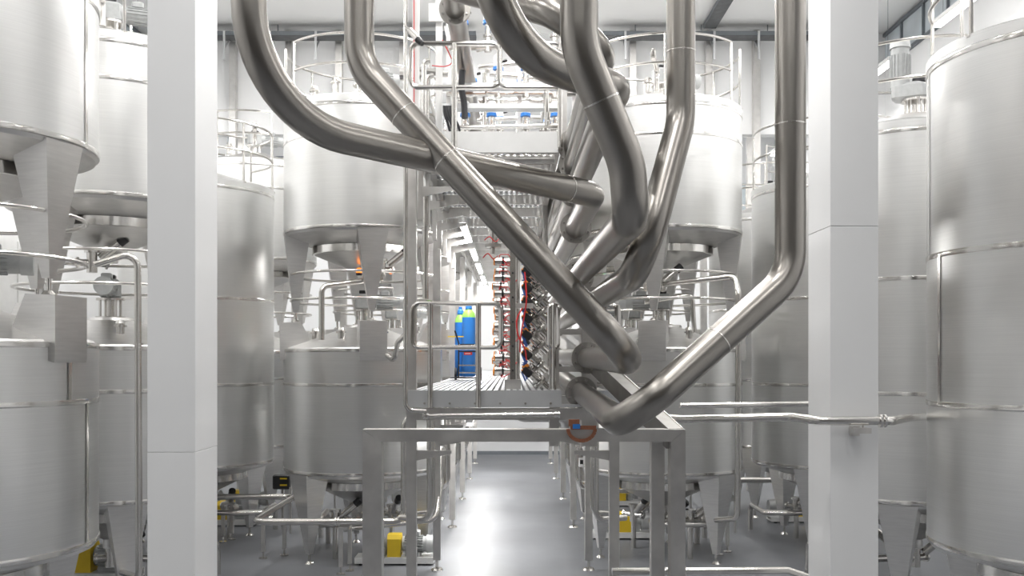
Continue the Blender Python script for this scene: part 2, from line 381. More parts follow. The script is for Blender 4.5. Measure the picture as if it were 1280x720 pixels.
def lower_tank(X, Y, label, group, legs, pads, seams=(), detail=True, motor=None):
    t = thing('process_tank', label, 'tank', (X, Y, 0), 0, group)
    part('shell', cm('ls', 'tank_steel', lambda: shell_mb(1.5, 3.55)), None, t)
    for z in (1.53, 2.97, 3.53): part('band', cm('b%.2f' % z, 'band_steel', lambda: band_mb(z)), None, t)
    part('underside', cm('ld', 'cone_steel', lambda: dish_mb(1.5, .17, .8)), None, t)
    part('support_ring', cm('lr', 'band_steel', lambda: ring_mb(1.5, .17)), None, t)
    part('cone_bottom', cm('lt', 'cone_steel', lambda: tip_mb(1.5, .17, .85)), None, t)
    part('lid', cm('ll', 'cone_steel', lambda: MB().lathe([(R-.03, 3.55), (R-.05, 3.58), (.32, 3.93), (.30, 3.97), (.001, 3.97)], SEG)), None, t)
    add_legs(t, legs, 'low', 1.49, .16, .5, .44, 1.12)
    for a in pads:
        o = part('leg_pad', cm('pad', 'cone_steel', pad_mb), None, t); o.rotation_euler = (0,0,math.radians(a))
    for a, z0, z1 in seams: seam(t, a, z0, z1)
    if detail:
        for z in (4.38, 4.82):
            part('hoop_rail', cm('hoop%.2f' % z, 'tube_steel', lambda: rail_ring(z, 1.24, 0, 360, .022)), None, t)
    if motor is not None: gear_motor(t, 4.24, motor[0], motor[1]); lid_nozzles(t, 3.72, 3, 205 if X < 0 else 245)
    return t
def upper_tank(X, Y, label, group, legs, seams=(), rail=(0, 300), motor=True):
    t = thing('process_tank', label, 'tank', (X, Y, 4.02), 0, group)
    Z = -4.02
    def p(*a, **k):
        o = part(*a, **k); o.location = (0, 0, Z); return o
    p('shell', cm('us', 'tank_steel', lambda: shell_mb(5.5, 7.52)), None, t)
    for z in (5.53, 7.02, 7.50): p('band', cm('b%.2f' % z, 'band_steel', lambda: band_mb(z)), None, t)
    p('underside', cm('ud', 'cone_steel', lambda: dish_mb(5.5, .2, 4.8)), None, t)
    p('support_ring', cm('ur', 'band_steel', lambda: ring_mb(5.5, .2)), None, t)
    p('cone_bottom', cm('ut', 'cone_steel', lambda: tip_mb(5.5, .2, 4.87)), None, t)
    for ob in t.children: ob.location = (0,0,Z)
    k = len(t.children)
    rim(t, 7.52, 'u'); add_legs(t, legs, 'up', 5.49, 4.18, .5, .42, 1.16)
    if rail: guard_rail(t, 7.62, rail[0], rail[1], 1.0)
    for a, z0, z1 in seams: seam(t, a, z0, z1)
    if motor: gear_motor(t, 8.15, .4)
    for ob in t.children:
        if ob.location.z >= 0: ob.location.z += Z
    if motor: lid_nozzles(t, 7.86, 3, 150, Z, 285 if X < 0 else 255)
    return t
def tall_tank(X, Y, label, group, legs, seams=(), rail=(0, 300), motor=True, mang=.4):
    t = thing('process_tank', label, 'tank', (X, Y, 0), 0, group)
    part('shell', cm('ts', 'tank_steel', lambda: shell_mb(1.5, 6.38)), None, t)
    for z in (1.53, 2.94, 4.44, 6.36): part('band', cm('b%.2f' % z, 'band_steel', lambda: band_mb(z)), None, t)
    part('underside', cm('ld', 'cone_steel', None), None, t)
    part('support_ring', cm('lr', 'band_steel', None), None, t)
    part('cone_bottom', cm('lt', 'cone_steel', None), None, t)
    rim(t, 6.38, 't'); add_legs(t, legs, 'low', 1.49, .16, .5, .44, 1.12)
    if rail: guard_rail(t, 6.48, rail[0], rail[1])
    for a, z0, z1 in seams: seam(t, a, z0, z1)
    if motor: gear_motor(t, 7.05, mang, True)
    return t
XO, XI = 5.7, 2.59
mir = lambda L: [180-a for a in L]
LC, LO, LU = [226, 346, 106], [302, 62, 182], [195, 285, 15, 105]
G1, G2, G3 = 'lower tanks of the stacked pairs', 'upper tanks of the stacked pairs', 'tall single tanks'
# outer row, gas-cylinder side
LU1 = [345, 255, 165, 75]
lower_tank(-XO+.06, 9.65, 'wide lower tank of the stacked pair with bright seam strip, beside white column', G1, LO, LU1, [(0, 1.5, 2.97), (-13, 2.97, 3.55)], True, (.4, False))
upper_tank(-XO+.06, 9.65, 'upper tank with vertical bright seam, standing on stacked pair beside white column', G2, LU1, [(-1, 5.5, 7.52)])
lower_tank(-XO, 13.6, 'lower stacked tank behind the white column, tall vertical pipe against it', G1, LO, LU1, (), True, (-1.3, False))
upper_tank(-XO, 13.6, 'upper stacked tank half hidden behind the white column', G2, LU1)
tall_tank(-XO-.08, 17.6, 'tall single tank between white column and stacked tanks, gas cylinder side', G3, [290, 50, 170], (), (-230, 60))
lower_tank(-XO-.08, 21.5, 'lower stacked tank in the gap behind the tall tank, gas cylinder side', G1, LO, LU1)
upper_tank(-XO-.08, 21.5, 'upper stacked tank in the gap behind the tall tank, gas cylinder side', G2, LU1)
# inner row
for k, Y in enumerate((16.7, 20.6, 24.5, 28.4)):
    for sx in (-1, 1):
        side = 'gas cylinder side' if sx < 0 else 'valve side'
        if k == 0: la, lb = 'front lower tank beside the walkway, %s' % side, 'front upper tank with looped guard rail, %s of the walkway' % side
        else: o_ = ('second', 'third', 'fourth')[k-1]; la, lb = '%s lower tank counted along the walkway from the steel portal, %s' % (o_, side), '%s upper tank counted along the walkway from the steel portal, %s' % (o_, side)
        L1 = LC if sx < 0 else mir(LC); L2 = LU if sx < 0 else mir(LU)
        lower_tank(sx*XI, Y, la, G1 + ', ' + side, L1, L2, (), k < 2, ((0.12 if sx < 0 else PI-.12), False) if k < 2 else None)
        upper_tank(sx*XI, Y, lb, G2 + ', ' + side, L2, (), (-140, 200) if sx < 0 else (-20, 320), k < 2)
# outer row, valve side
tall_tank(XO-.06, 9.65, 'large tall tank with riveted bands, next to the column with pipe clamp', G3, mir(LO), [(168, 4.44, 6.38), (181, 2.94, 4.44)], (-215, 115), True, 2.6)
tall_tank(XO, 13.6, 'tall tank with agitator drive on top, behind the column with pipe clamp', G3, mir(LO), (), (60, 380), True, 2.7)
tall_tank(XO+.08, 17.6, 'tall tank beyond the column on the valve side of the walkway', G3, mir(LO), (), (-200, 130))
tall_tank(XO+.08, 21.5, 'tall tank in the gap behind another, valve side of the walkway', G3, mir(LO))

# ================================================================== WALKWAY PLATFORM (two decks)
PY = [11.58, 15.45, 19.35, 23.25, 27.15, 31.05]
plat = thing('walkway_platform', 'two-storey steel walkway platform with grating decks between the tank rows', 'platform', (0, 11.58, 0))
PO = (0, 11.58, 0)
DZ, UZ = 3.02, 6.1
def pp(name, mb, mat, parent=plat, **k): return part(name, mb, mat, parent, PO if parent is plat else PO, **k)
for i, y in enumerate(PY):
    for sx in (-1, 1):
        o = pp('post', MB().box((sx*1.22-.06, y-.06, .16), (sx*1.22+.06, y+.06, 5.85 if sx < 0 else 2.82)), 'beam_steel')
        f = pp('foot', MB().cyl((sx*1.22, y, 0), (sx*1.22, y, .03), .1, 20, .08).cyl((sx*1.22, y, .03), (sx*1.22, y, .17), .025, 10), 'tube_steel', o)
        # tapered bracket arms, low ones carry the aisle lights
        z = 2.24 if i == 0 else 2.06
        for zz, L in ((z, .42), (z+.22, .36)):
            a = Vector((sx*1.16, y, zz))
            pp('bracket_arm', MB().prism([(sx*1.16, y-.025, zz-.07), (sx*1.16, y-.025, zz+.05), (sx*(1.16-L), y-.025, zz+.05), (sx*(1.16-L), y-.025, zz+.01)], (0, .05, 0)), 'beam_steel')
for sx in (-1, 1):
    pp('side_beam', MB().box((sx*1.16-.05, 11.58, DZ-.2), (sx*1.16+.05, 32.5, DZ-.03)), 'beam_steel')
    xu = -1.16 if sx < 0 else .52
    pp('side_beam', MB().box((xu-.04, 11.58, UZ-.25), (xu+.04, 32.5, UZ-.03)), 'beam_steel')
for y in PY:
    pp('tie_beam', MB().box((-1.16, y-.05, DZ-.36), (1.16, y+.05, DZ-.22)), 'beam_steel')
    if y > 12: pp('upper_post', MB().box((.48, y-.04, DZ), (.56, y+.04, UZ-.25)), 'beam_steel')
pp('front_beam', MB().prism([(-1.28, 11.42, DZ-.2), (-1.28, 11.42, DZ), (.58, 11.42, DZ), (.58, 11.42, DZ-.165), (.94, 11.42, DZ-.165), (.94, 11.42, DZ), (1.5, 11.42, DZ), (1.5, 11.42, DZ-.2)], (0, .05, 0)), 'galv')
pp('front_beam', MB().box((-1.08, 11.42, UZ-.25), (.54, 11.47, UZ)), 'paint_white')
pp('lower_chord', MB().cyl((-1.0, 11.55, UZ-.31), (.5, 11.55, UZ-.31), .06, 12), 'beam_steel')
for x in [-1.05+.3*k for k in range(6)]:
    pp('bolt', MB().cyl((x, 11.405, DZ-.155), (x, 11.43, DZ-.155), .014, 8), 'flange_steel')
for y in [11.7+1.3*k for k in range(16)]:
    pp('cross_beam', MB().box((-1.12, y-.04, DZ-.19), (.56, y+.04, DZ-.05)), 'beam_steel')
    pp('cross_beam', MB().box((-1.12, y-.04, UZ-.2), (.5, y+.04, UZ-.05)), 'beam_steel')
g = MB()
for k in range(24):
    x = -1.18+k*.0752
    g.box((x-.022, 11.5, DZ-.03), (x+.022, 32.4, DZ))
for k in range(41): g.box((-1.2, 11.6+k*.5, DZ-.035), (.56, 11.63+k*.5, DZ-.012))
pp('deck_grating', g, 'galv', kind='stuff')
g = MB()
for k in range(21):
    x = -1.18+k*.083
    g.box((x-.022, 11.5, UZ-.03), (x+.022, 32.4, UZ))
for k in range(32): g.box((-1.2, 11.6+k*.65, UZ-.04), (.5, 11.63+k*.65, UZ-.012))
pp('deck_grating', g, 'galv', kind='stuff')
# bracket arms under the upper deck
for k in range(7):
    y = 11.75+k*1.05
    o = pp('hanger', MB().box((-1.16, y-.03, 5.1), (-1.1, y+.03, 5.85)), 'beam_steel')
    pp('bracket_arm', MB().prism([(-1.1, y-.02, 5.38), (-1.1, y-.02, 5.5), (-.72, y-.02, 5.5), (-.72, y-.02, 5.46)], (0, .04, 0)), 'beam_steel')
# closed-loop handrails
def loop_rail(x0, x1, z0, z1, y, r=.03):
    c = fillet([((x0+x1)/2, y, z1), (x1, y, z1), (x1, y, z0), (x0, y, z0), (x0, y, z1), ((x0+x1)/2, y, z1)], .09, 6)
    return MB().tube(c[:-1], r, 10, True)
def handrail(label, xa, xb, zd, y, posts, group='platform handrails', zb=None):
    t = thing('handrail', label, 'handrail', ((xa+xb)/2, y, zd-.2), 0, group)
    O = wp(t)
    part('rail_loop', loop_rail(xa, xb, zd+.51, zd+1.03, y), 'tube_steel', t, O)
    for x in posts: part('rail_post', MB().cyl((x, y-.005, zd-.2 if zb is None else zb), (x, y-.005, zd+1.03), .032, 12), 'tube_steel', t, O)
s = 11.38/F
handrail('low tubular handrail in front of the blue gas cylinders', (516-HX)*s, (626-HX)*s, DZ, 11.37, [(538-HX)*s, (598-HX)*s])
handrail('narrow looped handrail between valve manifold and large pipes', .44, .55, DZ, 11.75, [.50], zb=DZ)
handrail('short looped handrail beyond the large pipes at the deck corner', 1.08, 1.30, DZ, 11.75, [1.28], zb=DZ-.05)
handrail('tubular handrail at the front edge of the upper deck', (514-HX)*s, (624-HX)*s, UZ, 11.37, [(568-HX)*s])
handrail('tubular upper deck handrail behind the slanting pipes', (625-HX)*s, (702-HX)*s, UZ, 11.37, [(700-HX)*s])
for y in (14.5, 19.35, 24.):
    for sx in (-1, .38):
        t = thing('handrail', 'side handrail running along the upper deck edge', 'handrail', (sx*1.2, y, UZ), 0, 'upper side handrails'); O = wp(t)
        part('rail_loop', MB().tube([Vector((sx*1.2, p[0], p[2])) for p in fillet([(y, 0, UZ+1.03), (y+1.8, 0, UZ+1.03), (y+1.8, 0, UZ+.5), (y-1.8, 0, UZ+.5), (y-1.8, 0, UZ+1.03), (y, 0, UZ+1.03)], .09, 6)[:-1]], .024, 8, True), 'tube_steel', t, O)
        for q in (-1.2, 1.2): part('rail_post', MB().cyl((sx*1.2, y+q, UZ), (sx*1.2, y+q, UZ+1.03), .024, 8), 'tube_steel', t, O)
# heavy upright plates beside the manifold on the front edge
t = thing('pipe_stanchion', 'pair of broad grey upright plates carrying flanged pipes at the deck edge', 'support', (.78, 12.05, 2.3)); O = wp(t)
part('upright', MB().box((.46, 12.02, 2.3), (.58, 12.16, 3.86)), 'beam_steel', t, O)
part('upright', MB().box((.86, 12.0, 2.3), (1.05, 12.16, 3.86)), 'beam_steel', t, O)
for z in (2.42, 3.23, 3.70): part('cross_bar', MB().box((.58, 12.05, z), (.86, 12.12, z+.07)), 'beam_steel', t, O)
# upper stanchions
t = thing('steel_post', 'white painted steel post with bracket plate rising from the upper deck', 'post', (-.92, 13.0, UZ)); O = wp(t)
a, b_ = P(545, 170, 13.), P(553, 14, 13.)
part('shaft', MB().box((a.x, 12.95, UZ), (b_.x, 13.05, ROOM_Z)), 'paint_white', t, O)
p_ = P(549, 18, 12.93); part('bracket_plate', MB().box((p_.x-.14, 12.9, p_.z-.1), (p_.x+.12, 12.94, p_.z+.14)), 'paint_white', t, O)
part('brace', MB().bar(P(556, 32, 12.97), P(562, 60, 12.97), .03, .03), 'paint_white', t, O)
t = thing('steel_post', 'white painted steel post at the corner of the upper deck handrail', 'post', (-1.2, 12.0, UZ)); O = wp(t)
part('shaft', MB().box((-1.25, 11.95, UZ), (-1.17, 12.05, ROOM_Z)), 'paint_white', t, O)
part('cable_strip', MB().box((-1.232, 11.935, UZ), (-1.224, 11.95, ROOM_Z)), 'red', t, O)
t = thing('steel_post', 'grey steel post at the upper deck beside the bending pipes', 'post', (.64, 12.3, UZ)); O = wp(t)
part('shaft', MB().box((.60, 12.2, UZ), (.69, 12.3, 8.0)), 'beam_steel', t, O)
part('base_plate', MB().box((.55, 12.15, UZ), (.74, 12.35, UZ+.02)), 'beam_steel', t, O)

# ================================================================== FRONT FRAME
t = thing('steel_portal', 'rectangular steel portal frame with mitred corners standing before the platform', 'frame', (.1, 9.1, 0)); O = wp(t)
FX0, FX1, FZ1, FZ0, FY = -1.41, 1.62, 2.733, 2.618, 9.0
part('cross_beam', MB().prism([(FX0, FY, FZ1), (FX1, FY, FZ1), (FX1-.14, FY, FZ0), (FX0+.18, FY, FZ0)], (0, .18, 0)), 'beam_steel', t, O)
part('leg', MB().prism([(FX0, FY, FZ1-.003), (FX0+.178, FY, FZ0), (FX0+.178, FY, .02), (FX0, FY, .02)], (0, .18, 0)), 'beam_steel', t, O)
part('leg', MB().prism([(FX1, FY, FZ1-.003), (FX1, FY, .02), (FX1-.138, FY, .02), (FX1-.138, FY, FZ0)], (0, .18, 0)), 'beam_steel', t, O)
part('leg', MB().box((1.33, 9.2, .02), (1.455, 9.34, FZ1-.03)), 'beam_steel', t, O)
part('rear_beam', MB().box((1.33, 9.18, FZ0), (1.6, 9.34, FZ1-.02)), 'beam_steel', t, O)
part('brace', MB().bar((1.53, 9.1, 2.64), (1.02, 11.55, 3.31), .14, .2), 'shaded_beam_steel', t, O)
part('brace_edge', MB().bar((1.606, 9.12, 2.66), (1.098, 11.55, 3.34), .012, .17), 'band_steel', t, O)
for x, y in ((FX0+.09, 9.09), (FX1-.07, 9.09), (1.39, 9.27)):
    part('base_plate', MB().box((x-.13, y-.13, 0), (x+.13, y+.13, .02)), 'beam_steel', t, O)

# ================================================================== BIG PIPES
PR = .123
def flange(p, ax, t, O, R2=.19, bolts=8, th=.03):
    p = Vector(p); ax = Vector(ax).normalized()
    o = part('flange', MB().cyl(p-ax*th, p+ax*th, R2, 36), 'flange_steel', t, O)
    u = ax.orthogonal().normalized(); v = ax.cross(u)
    for k in range(bolts):
        a = 2*PI*(k+.5)/bolts; q = p+u*(math.cos(a)*R2*.82)+v*(math.sin(a)*R2*.82)
        part('bolt', MB().cyl(q-ax*(th+.014), q+ax*(th+.014), .014, 6), 'tube_steel', o, O)
def big_pipe(label, pts, rad, flange_d=11.55, welds=(), r=PR, end=None):
    pts = [Vector(p) for p in pts]
    O = pts[-1].copy(); t = thing('process_pipe', label, 'pipe', O, 0, 'large pipes bending into the valve manifold')
    path = fillet(pts, rad, 14)
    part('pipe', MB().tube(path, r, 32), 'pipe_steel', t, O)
    if flange_d:
        a, b2 = pts[-2], pts[-1]; k = (flange_d-a.y)/(b2.y-a.y); flange(a+(b2-a)*k, b2-a, t, O)
        f2 = 18.5; k = (f2-a.y)/(b2.y-a.y)
        if 0 < k < 1: flange(a+(b2-a)*k, b2-a, t, O)
    for i, k in welds:
        q = pts[i]+(pts[i+1]-pts[i])*k; ax = (pts[i+1]-pts[i]).normalized()
        part('weld_seam', MB().cyl(q-ax*.005, q+ax*.005, r+.003, 32), 'tube_steel', t, O)
    return t
END = 26.0
def back(c, Xf, zf, yend=END):                          # far end of a run from corner c through the flange point
    k = (yend-c.y)/(11.55-c.y); return c+(Vector((Xf, 11.55, zf))-c)*k
def run(c, fx, fy, yend=END):
    f = P(fx, fy, 11.55); far = back(c, f.x, f.z, yend)
    far.x = f.x-.05; far.z = f.z; return [c, far] if abs(c.x-f.x) < .02 else [c, far]
c = P(741, 243, 9.2)
big_pipe('large pipe sweeping in a wide bend, then crossing behind the diagonal one', [P(311, -330, 6.75), P(311, 145, 6.75), c, Vector((.70, END, 4.97))], [.82, .3], welds=[(1, .9)])
c = P(790, 450, 7.6)
big_pipe('large pipe running diagonally across the front of the others', [P(449, -330, 7.9), P(449, 82, 7.9), c, Vector((.72, END, 3.47))], [.5, .32], welds=[(1, .33), (1, .17)])
c = P(770, 110, 7.15)
big_pipe('large pipe coming down and bending behind the S-shaped one', [P(580, -300, 6.35), P(622, 62, 6.35), c, Vector((.68, END, 5.36))], [.7, .34])
c = P(792, 262, 6.5)
big_pipe('large S-shaped pipe leaning and turning back at the bottom', [P(722, -330, 6.15), P(724, 60, 6.15), P(784, 205, 6.3), P(789, 272, 6.4), Vector((.76, END, 4.47))], [.6, .6, .4], welds=[(1, .45)])
big_pipe('large pipe with elbow hidden behind the S-shaped one', [P(520, -90, 9.2), P(560, -18, 8.9), P(764, 34, 7.3), Vector((.67, END, 6.12))], [.4, .36])
big_pipe('large straight pipe at the top of the rack between two others', [Vector((.74, 8.6, 5.74)), Vector((.74, END, 5.745))], .2)
big_pipe('large pipe dropping straight then bending towards the manifold, beside the S-shaped one', [P(851, -330, 8.2), P(851, 152, 8.2), P(801, 338, 7.7), Vector((.70, END, 3.93))], [.5, .42], welds=[(0, .82)])
big_pipe('large pipe dropping straight down, then diagonally over the steel frame', [P(988, -330, 7.8), P(988, 345, 7.8), P(780, 532, 7.3), Vector((.74, END, 3.35))], [.45, .36], welds=[(1, .45), (0, .72)])
big_pipe('straight large pipe with bolted flange, running high along the deck', [Vector((-.72, 10.7, 9.6)), Vector((-.70, 10.7, 7.6)), Vector((-.66, 21., 7.6))], .3)

# ================================================================== VALVE MANIFOLD
t = thing('manifold_post', 'square stainless post carrying the valve manifold', 'post', (0, 11.85, DZ)); O = wp(t)
part('shaft', MB().box((-.035, 11.81, DZ), (.035, 11.89, 5.0)), 'tube_steel', t, O)
part('shoe', MB().box((-.10, 11.78, DZ), (.10, 11.95, DZ+.12)), 'beam_steel', t, O)
for z in (3.25, 3.55, 3.85, 4.15, 4.45): part('hole_plug', MB().cyl((0, 11.80, z), (0, 11.815, z), .012, 8), 'black', t, O)
for z in (4.02,): part('side_arm', MB().box((.035, 11.83, z), (.25, 11.87, z+.06)), 'beam_steel', t, O)
# horizontal valve, pointing to -x
def side_valve(i):
    t = thing('process_valve', 'horizontal steel valve with orange end cap on manifold post', 'valve', (0,0,0), 0, 'orange capped valves on the manifold')
    part('body', MB().cyl((-.06,0,0), (-.19,0,0), .052, 16).cyl((0,0,0), (-.06,0,0), .035, 12), 'tube_steel', t)
    part('end_cap', MB().cyl((-.19,0,0), (-.205,0,0), .05, 16, .042), 'orange', t)
    part('collar', MB().cyl((-.075,0,0), (-.10,0,0), .06, 16), 'black', t)
    part('hose_fitting', MB().tube(fillet([(-.13,0,.05), (-.13,-.02,.085), (-.02,-.04,.08), (.02,-.03,.02)], .02, 4), .006, 6), 'red', t)
    part('hose_fitting', MB().tube(fillet([(-.1,-.03,-.04), (-.08,-.07,-.07), (.0,-.05,-.03)], .02, 4), .005, 6), 'red', t)
    return t
proto = side_valve(0); first = True
rows = [327, 347, 367, 388, 408, 427, 447, 463]
for dd, off, sc in ((11.95, 0, 1.), (12.9, 4, 1.), (14.2, -5, 1.), (16, 0, 1.), (18.2, 3, 1.)):
    for y in rows:
        z = P(0, y+off, 11.95).z
        o = proto if first else copy_tree(proto); first = False
        if dd > 12: o['label'] = 'horizontal steel valve with orange end cap standing behind the manifold post'; o['group'] = 'orange capped valves behind the manifold post'
        o.location = (-.035 - (.05 if dd > 12 else 0)*random.random(), dd, z); o.rotation_euler = (random.uniform(-.25,.25), 0, random.uniform(-.06,.06))
def tilt_valve():
    t = thing('process_valve', 'tilted valve with black actuator and blue handle beside manifold post', 'valve', (0,0,0), 0, 'black actuator valves on the manifold')
    part('body', MB().cyl((.0,0,0), (.16,0,0), .045, 14).cyl((.16,0,0), (.20,0,0), .075, 18), 'tube_steel', t)
    part('actuator', MB().rbox((.02,-.03,-.01), (.13,.12,.09), .012), 'black', t)
    part('plug', MB().cyl((-.06,-.05,.03), (-.02,-.05,.03), .022, 10), 'orange', t)
    part('plug', MB().cyl((-.05,-.07,-.03), (-.02,-.07,-.03), .018, 10), 'orange', t)
    part('handle', MB().bar((-.03,-.06,-.05), (.08,-.09,-.10), .012, .02), 'navy', t)
    part('handle', MB().bar((-.09,-.05,.01), (-.06,-.05,.05), .01, .014), 'navy', t)
    part('pipe_stub', MB().cyl((.2,0,0), (.34,.03,.0), .05, 14).cyl((.06,0,.05), (.06,.02,.12), .03, 10), 'tube_steel', t)
    part('clamp', MB().cyl((.225,0,0), (.245,.005,0), .08, 18), 'flange_steel', t)
    return t
proto = tilt_valve(); first = True
for dd, dx in ((11.95, 0), (12.8, .03), (13.9, .05), (15.6, .06), (17.6, .06)):
    for y in (338, 358, 376, 396, 417, 441, 463):
        z = P(0, y, 11.95).z
        o = proto if first else copy_tree(proto); first = False
        if dd > 12: o['label'] = 'tilted valve with black actuator farther behind the manifold post'; o['group'] = 'black actuator valves behind the manifold post'
        o.location = (.17+dx, dd, z); o.rotation_euler = (0, .75, random.uniform(-.05,.05))
# header tubes behind the valves
for k, (x, dd) in enumerate(((-.03, 12.4), (.06, 13.5), (.02, 15.2), (.08, 17.2))):
    solo('header_tube', MB().cyl((x, dd, DZ), (x, dd, 4.8), .04, 14), 'tube_steel', 'vertical steel header tube standing behind the valves', 'pipe', (x, dd, DZ), 'manifold header tubes')
t = thing('process_valve', 'vertical flanged valve hanging above the orange capped valves', 'valve', P(616, 310, 12.2)); O = wp(t)
p_ = P(616, 285, 12.2)
part('body', MB().cyl(P(616, 305, 12.2), P(616, 262, 12.2), .06, 18), 'band_steel', t, O)
part('flange', MB().cyl(P(616, 309, 12.2), P(616, 305, 12.2), .1, 24), 'flange_steel', t, O)
part('outlet', MB().cyl(P(616, 318, 12.2), P(616, 309, 12.2), .03, 12), 'tube_steel', t, O)
def hose(label, pts, r=.009, mat='red', name='air_hose', group=None):
    pts = [Vector(p) for p in pts]; out = []
    for i in range(len(pts)-1):                         # Catmull-Rom
        p0, p1, p2, p3 = pts[max(i-1,0)], pts[i], pts[i+1], pts[min(i+2,len(pts)-1)]
        for k in range(8):
            u = k/8; out.append(.5*((2*p1)+(p2-p0)*u+(2*p0-5*p1+4*p2-p3)*u*u+(3*p1-p0-3*p2+p3)*u**3))
    out.append(pts[-1])
    return solo(name, MB().tube(out, r, 8), mat, label, 'hose', tuple(pts[0]), group)
hose('thin red air hose looping past the black actuators', [P(656,340,11.8), P(658,368,11.75), P(657,385,11.75), P(651,420,11.75), P(650,440,11.8)])
hose('thin red air hose bowing out beside the manifold post', [P(653,385,11.8), P(646,400,11.75), P(648,420,11.75), P(656,436,11.75), P(658,450,11.8)])
for k, (x, y) in enumerate(((606, 300), (604, 322), (622, 330), (628, 352), (625, 377), (630, 400), (630, 425), (628, 455))):
    hose('short red air hose among the orange capped valves', [P(x, y, 12), P(x+6, y-4-k % 3, 11.9), P(x+13, y+2, 11.88), P(x+18, y-2, 12.)], .007, group='short red hoses')

# ================================================================== GAS CYLINDERS
def gas_cylinder(x, y, h, r, label):
    t = thing('gas_cylinder', label, 'gas cylinder', (x, y, DZ+.06))
    part('body', MB().lathe([(.001, 0), (r*.9, 0), (r, .03), (r, h-.0), (r*.99, h)], 28), 'blue', t)
    part('shoulder', MB().lathe([(r*.99, h), (r*.9, h+.07), (r*.6, h+.12), (.04, h+.15), (.001, h+.15)], 28), 'green', t)
    v = part('valve_guard', MB().lathe([(.05, h+.14), (.06, h+.16), (.05, h+.22), (.03, h+.24), (.001, h+.245)], 16), 'blue', t)
    part('hand_wheel', MB().cyl((0,0,h+.24), (0,0,h+.28), .03, 12), 'blue', v)
    return t
c1 = P(586, 470, 16.9)
gc = gas_cylinder(c1.x, 16.9, 1.04, .118, 'blue gas cylinder with red label strapped on a black trolley')
part('label_sticker', MB().lathe([(.119, .38), (.1205, .38), (.1205, .43), (.119, .43)], 6, a0=-PI/2-.75, a1=-PI/2+.55), 'red', gc)
part('label_print', MB().lathe([(.1205, .40), (.1215, .40), (.1215, .41), (.1205, .41)], 6, a0=-PI/2-.55, a1=-PI/2+.3), 'label_white', gc)
c2 = P(575.5, 470, 17.15)
gas_cylinder(c2.x, 17.15, .96, .1, 'blue gas cylinder standing half hidden behind the other')
t = thing('cylinder_trolley', 'black two-wheeled trolley carrying the blue gas cylinders', 'trolley', (c1.x, 16.75, DZ)); O = wp(t)
for dx in (-.17, .15):
    part('frame_tube', MB().tube(fillet([(c1.x+dx, 16.72, DZ+.03), (c1.x+dx, 16.76, DZ+.65), (c1.x+dx-.06*(1 if dx < 0 else -.3), 16.66, DZ+.86)], .06, 5), .014, 8), 'black', t, O)
for z in (.13, .26, .5, .62): part('cross_bar', MB().bar((c1.x-.17, 16.73, DZ+z), (c1.x+.15, 16.73, DZ+z), .014, .025), 'black' if z > .3 else 'tube_steel', t, O)
part('toe_plate', MB().box((c1.x-.32, 16.7, DZ+.03), (c1.x+.16, 17.28, DZ+.05)), 'black', t, O)
for dx in (-.24, .2): part('wheel', MB().cyl((c1.x+dx-.02, 17.1, DZ+.11), (c1.x+dx+.02, 17.1, DZ+.11), .11, 20), 'rubber', t, O)
part('strap_bar', MB().bar((c1.x-.36, 16.74, DZ+.76), (c1.x-.08, 16.74, DZ+.76), .012, .02), 'yellow', t, O)

# ================================================================== SMALLER PIPES
def pipe(label, pts, r=.04, bend=.12, mat='tube_steel', clamps=(), group='stainless product pipes', name='product_pipe', seg=12):
    pts = [Vector(p) for p in pts]; O = min(pts, key=lambda q: q.z).copy()
    if not clamps: return solo(name, MB().tube(fillet(pts, bend, 7), r, seg), mat, label, 'pipe', tuple(O), group)
    t = thing(name, label, 'pipe', O, 0, group); part('tube', MB().tube(fillet(pts, bend, 7), r, seg), mat, t, O)
    for i, k in clamps:
        a, b2 = pts[i], pts[i+1]; q = a+(b2-a)*k; ax = (b2-a).normalized()
        part('clamp', MB().cyl(q-ax*.03, q-ax*.008, r*1.5, 20).cyl(q+ax*.008, q+ax*.03, r*1.5, 20), 'band_steel', t, O)
    return t
pipe('stainless pipe with clamp crossing in front of the white column', [(1.475, 9.83, 2.80), P(852, 524, 9.7), P(990, 521, 9.15), P(1022, 526, 8.86), P(1116, 526, 8.86), P(1136, 522, 9.6), P(1165, 520, 11.9)], .041, .15, clamps=[(3, .86)])
t = thing('pipe_bracket', 'small steel bracket holding the pipe on the column face', 'bracket', P(1074, 540, 8.95)); O = wp(t)
part('plate', MB().box(P(1065, 545, 8.92), P(1071, 532, 8.995)), 'beam_steel', t, O)
part('arm', MB().box(P(1067, 542, 8.80), P(1083, 534, 8.93)), 'beam_steel', t, O)
part('stud', MB().cyl(P(1079, 536, 8.86), P(1079, 529, 8.86), .01, 8), 'tube_steel', t, O)
pipe('thin stainless pipe running behind the white column', [P(850, 507, 11.2), P(1010, 505, 11.2), P(1060, 505, 11.2)], .033)
pipe('stainless pipe low down behind the frame legs', [P(765, 714, 10.2), P(985, 713, 10.2), P(1012, 722, 10.2), P(1045, 728, 10.2)], .038, .1)
# tall vertical pipe by the white column
pipe('vertical stainless pipe with elbow beside the white column, above lower tank', [P(118, 331, 11.7), P(172, 314, 11.9), P(174, 722, 11.9), P(150, 715, 12.6)], .042, .14, clamps=[(1, .29)])
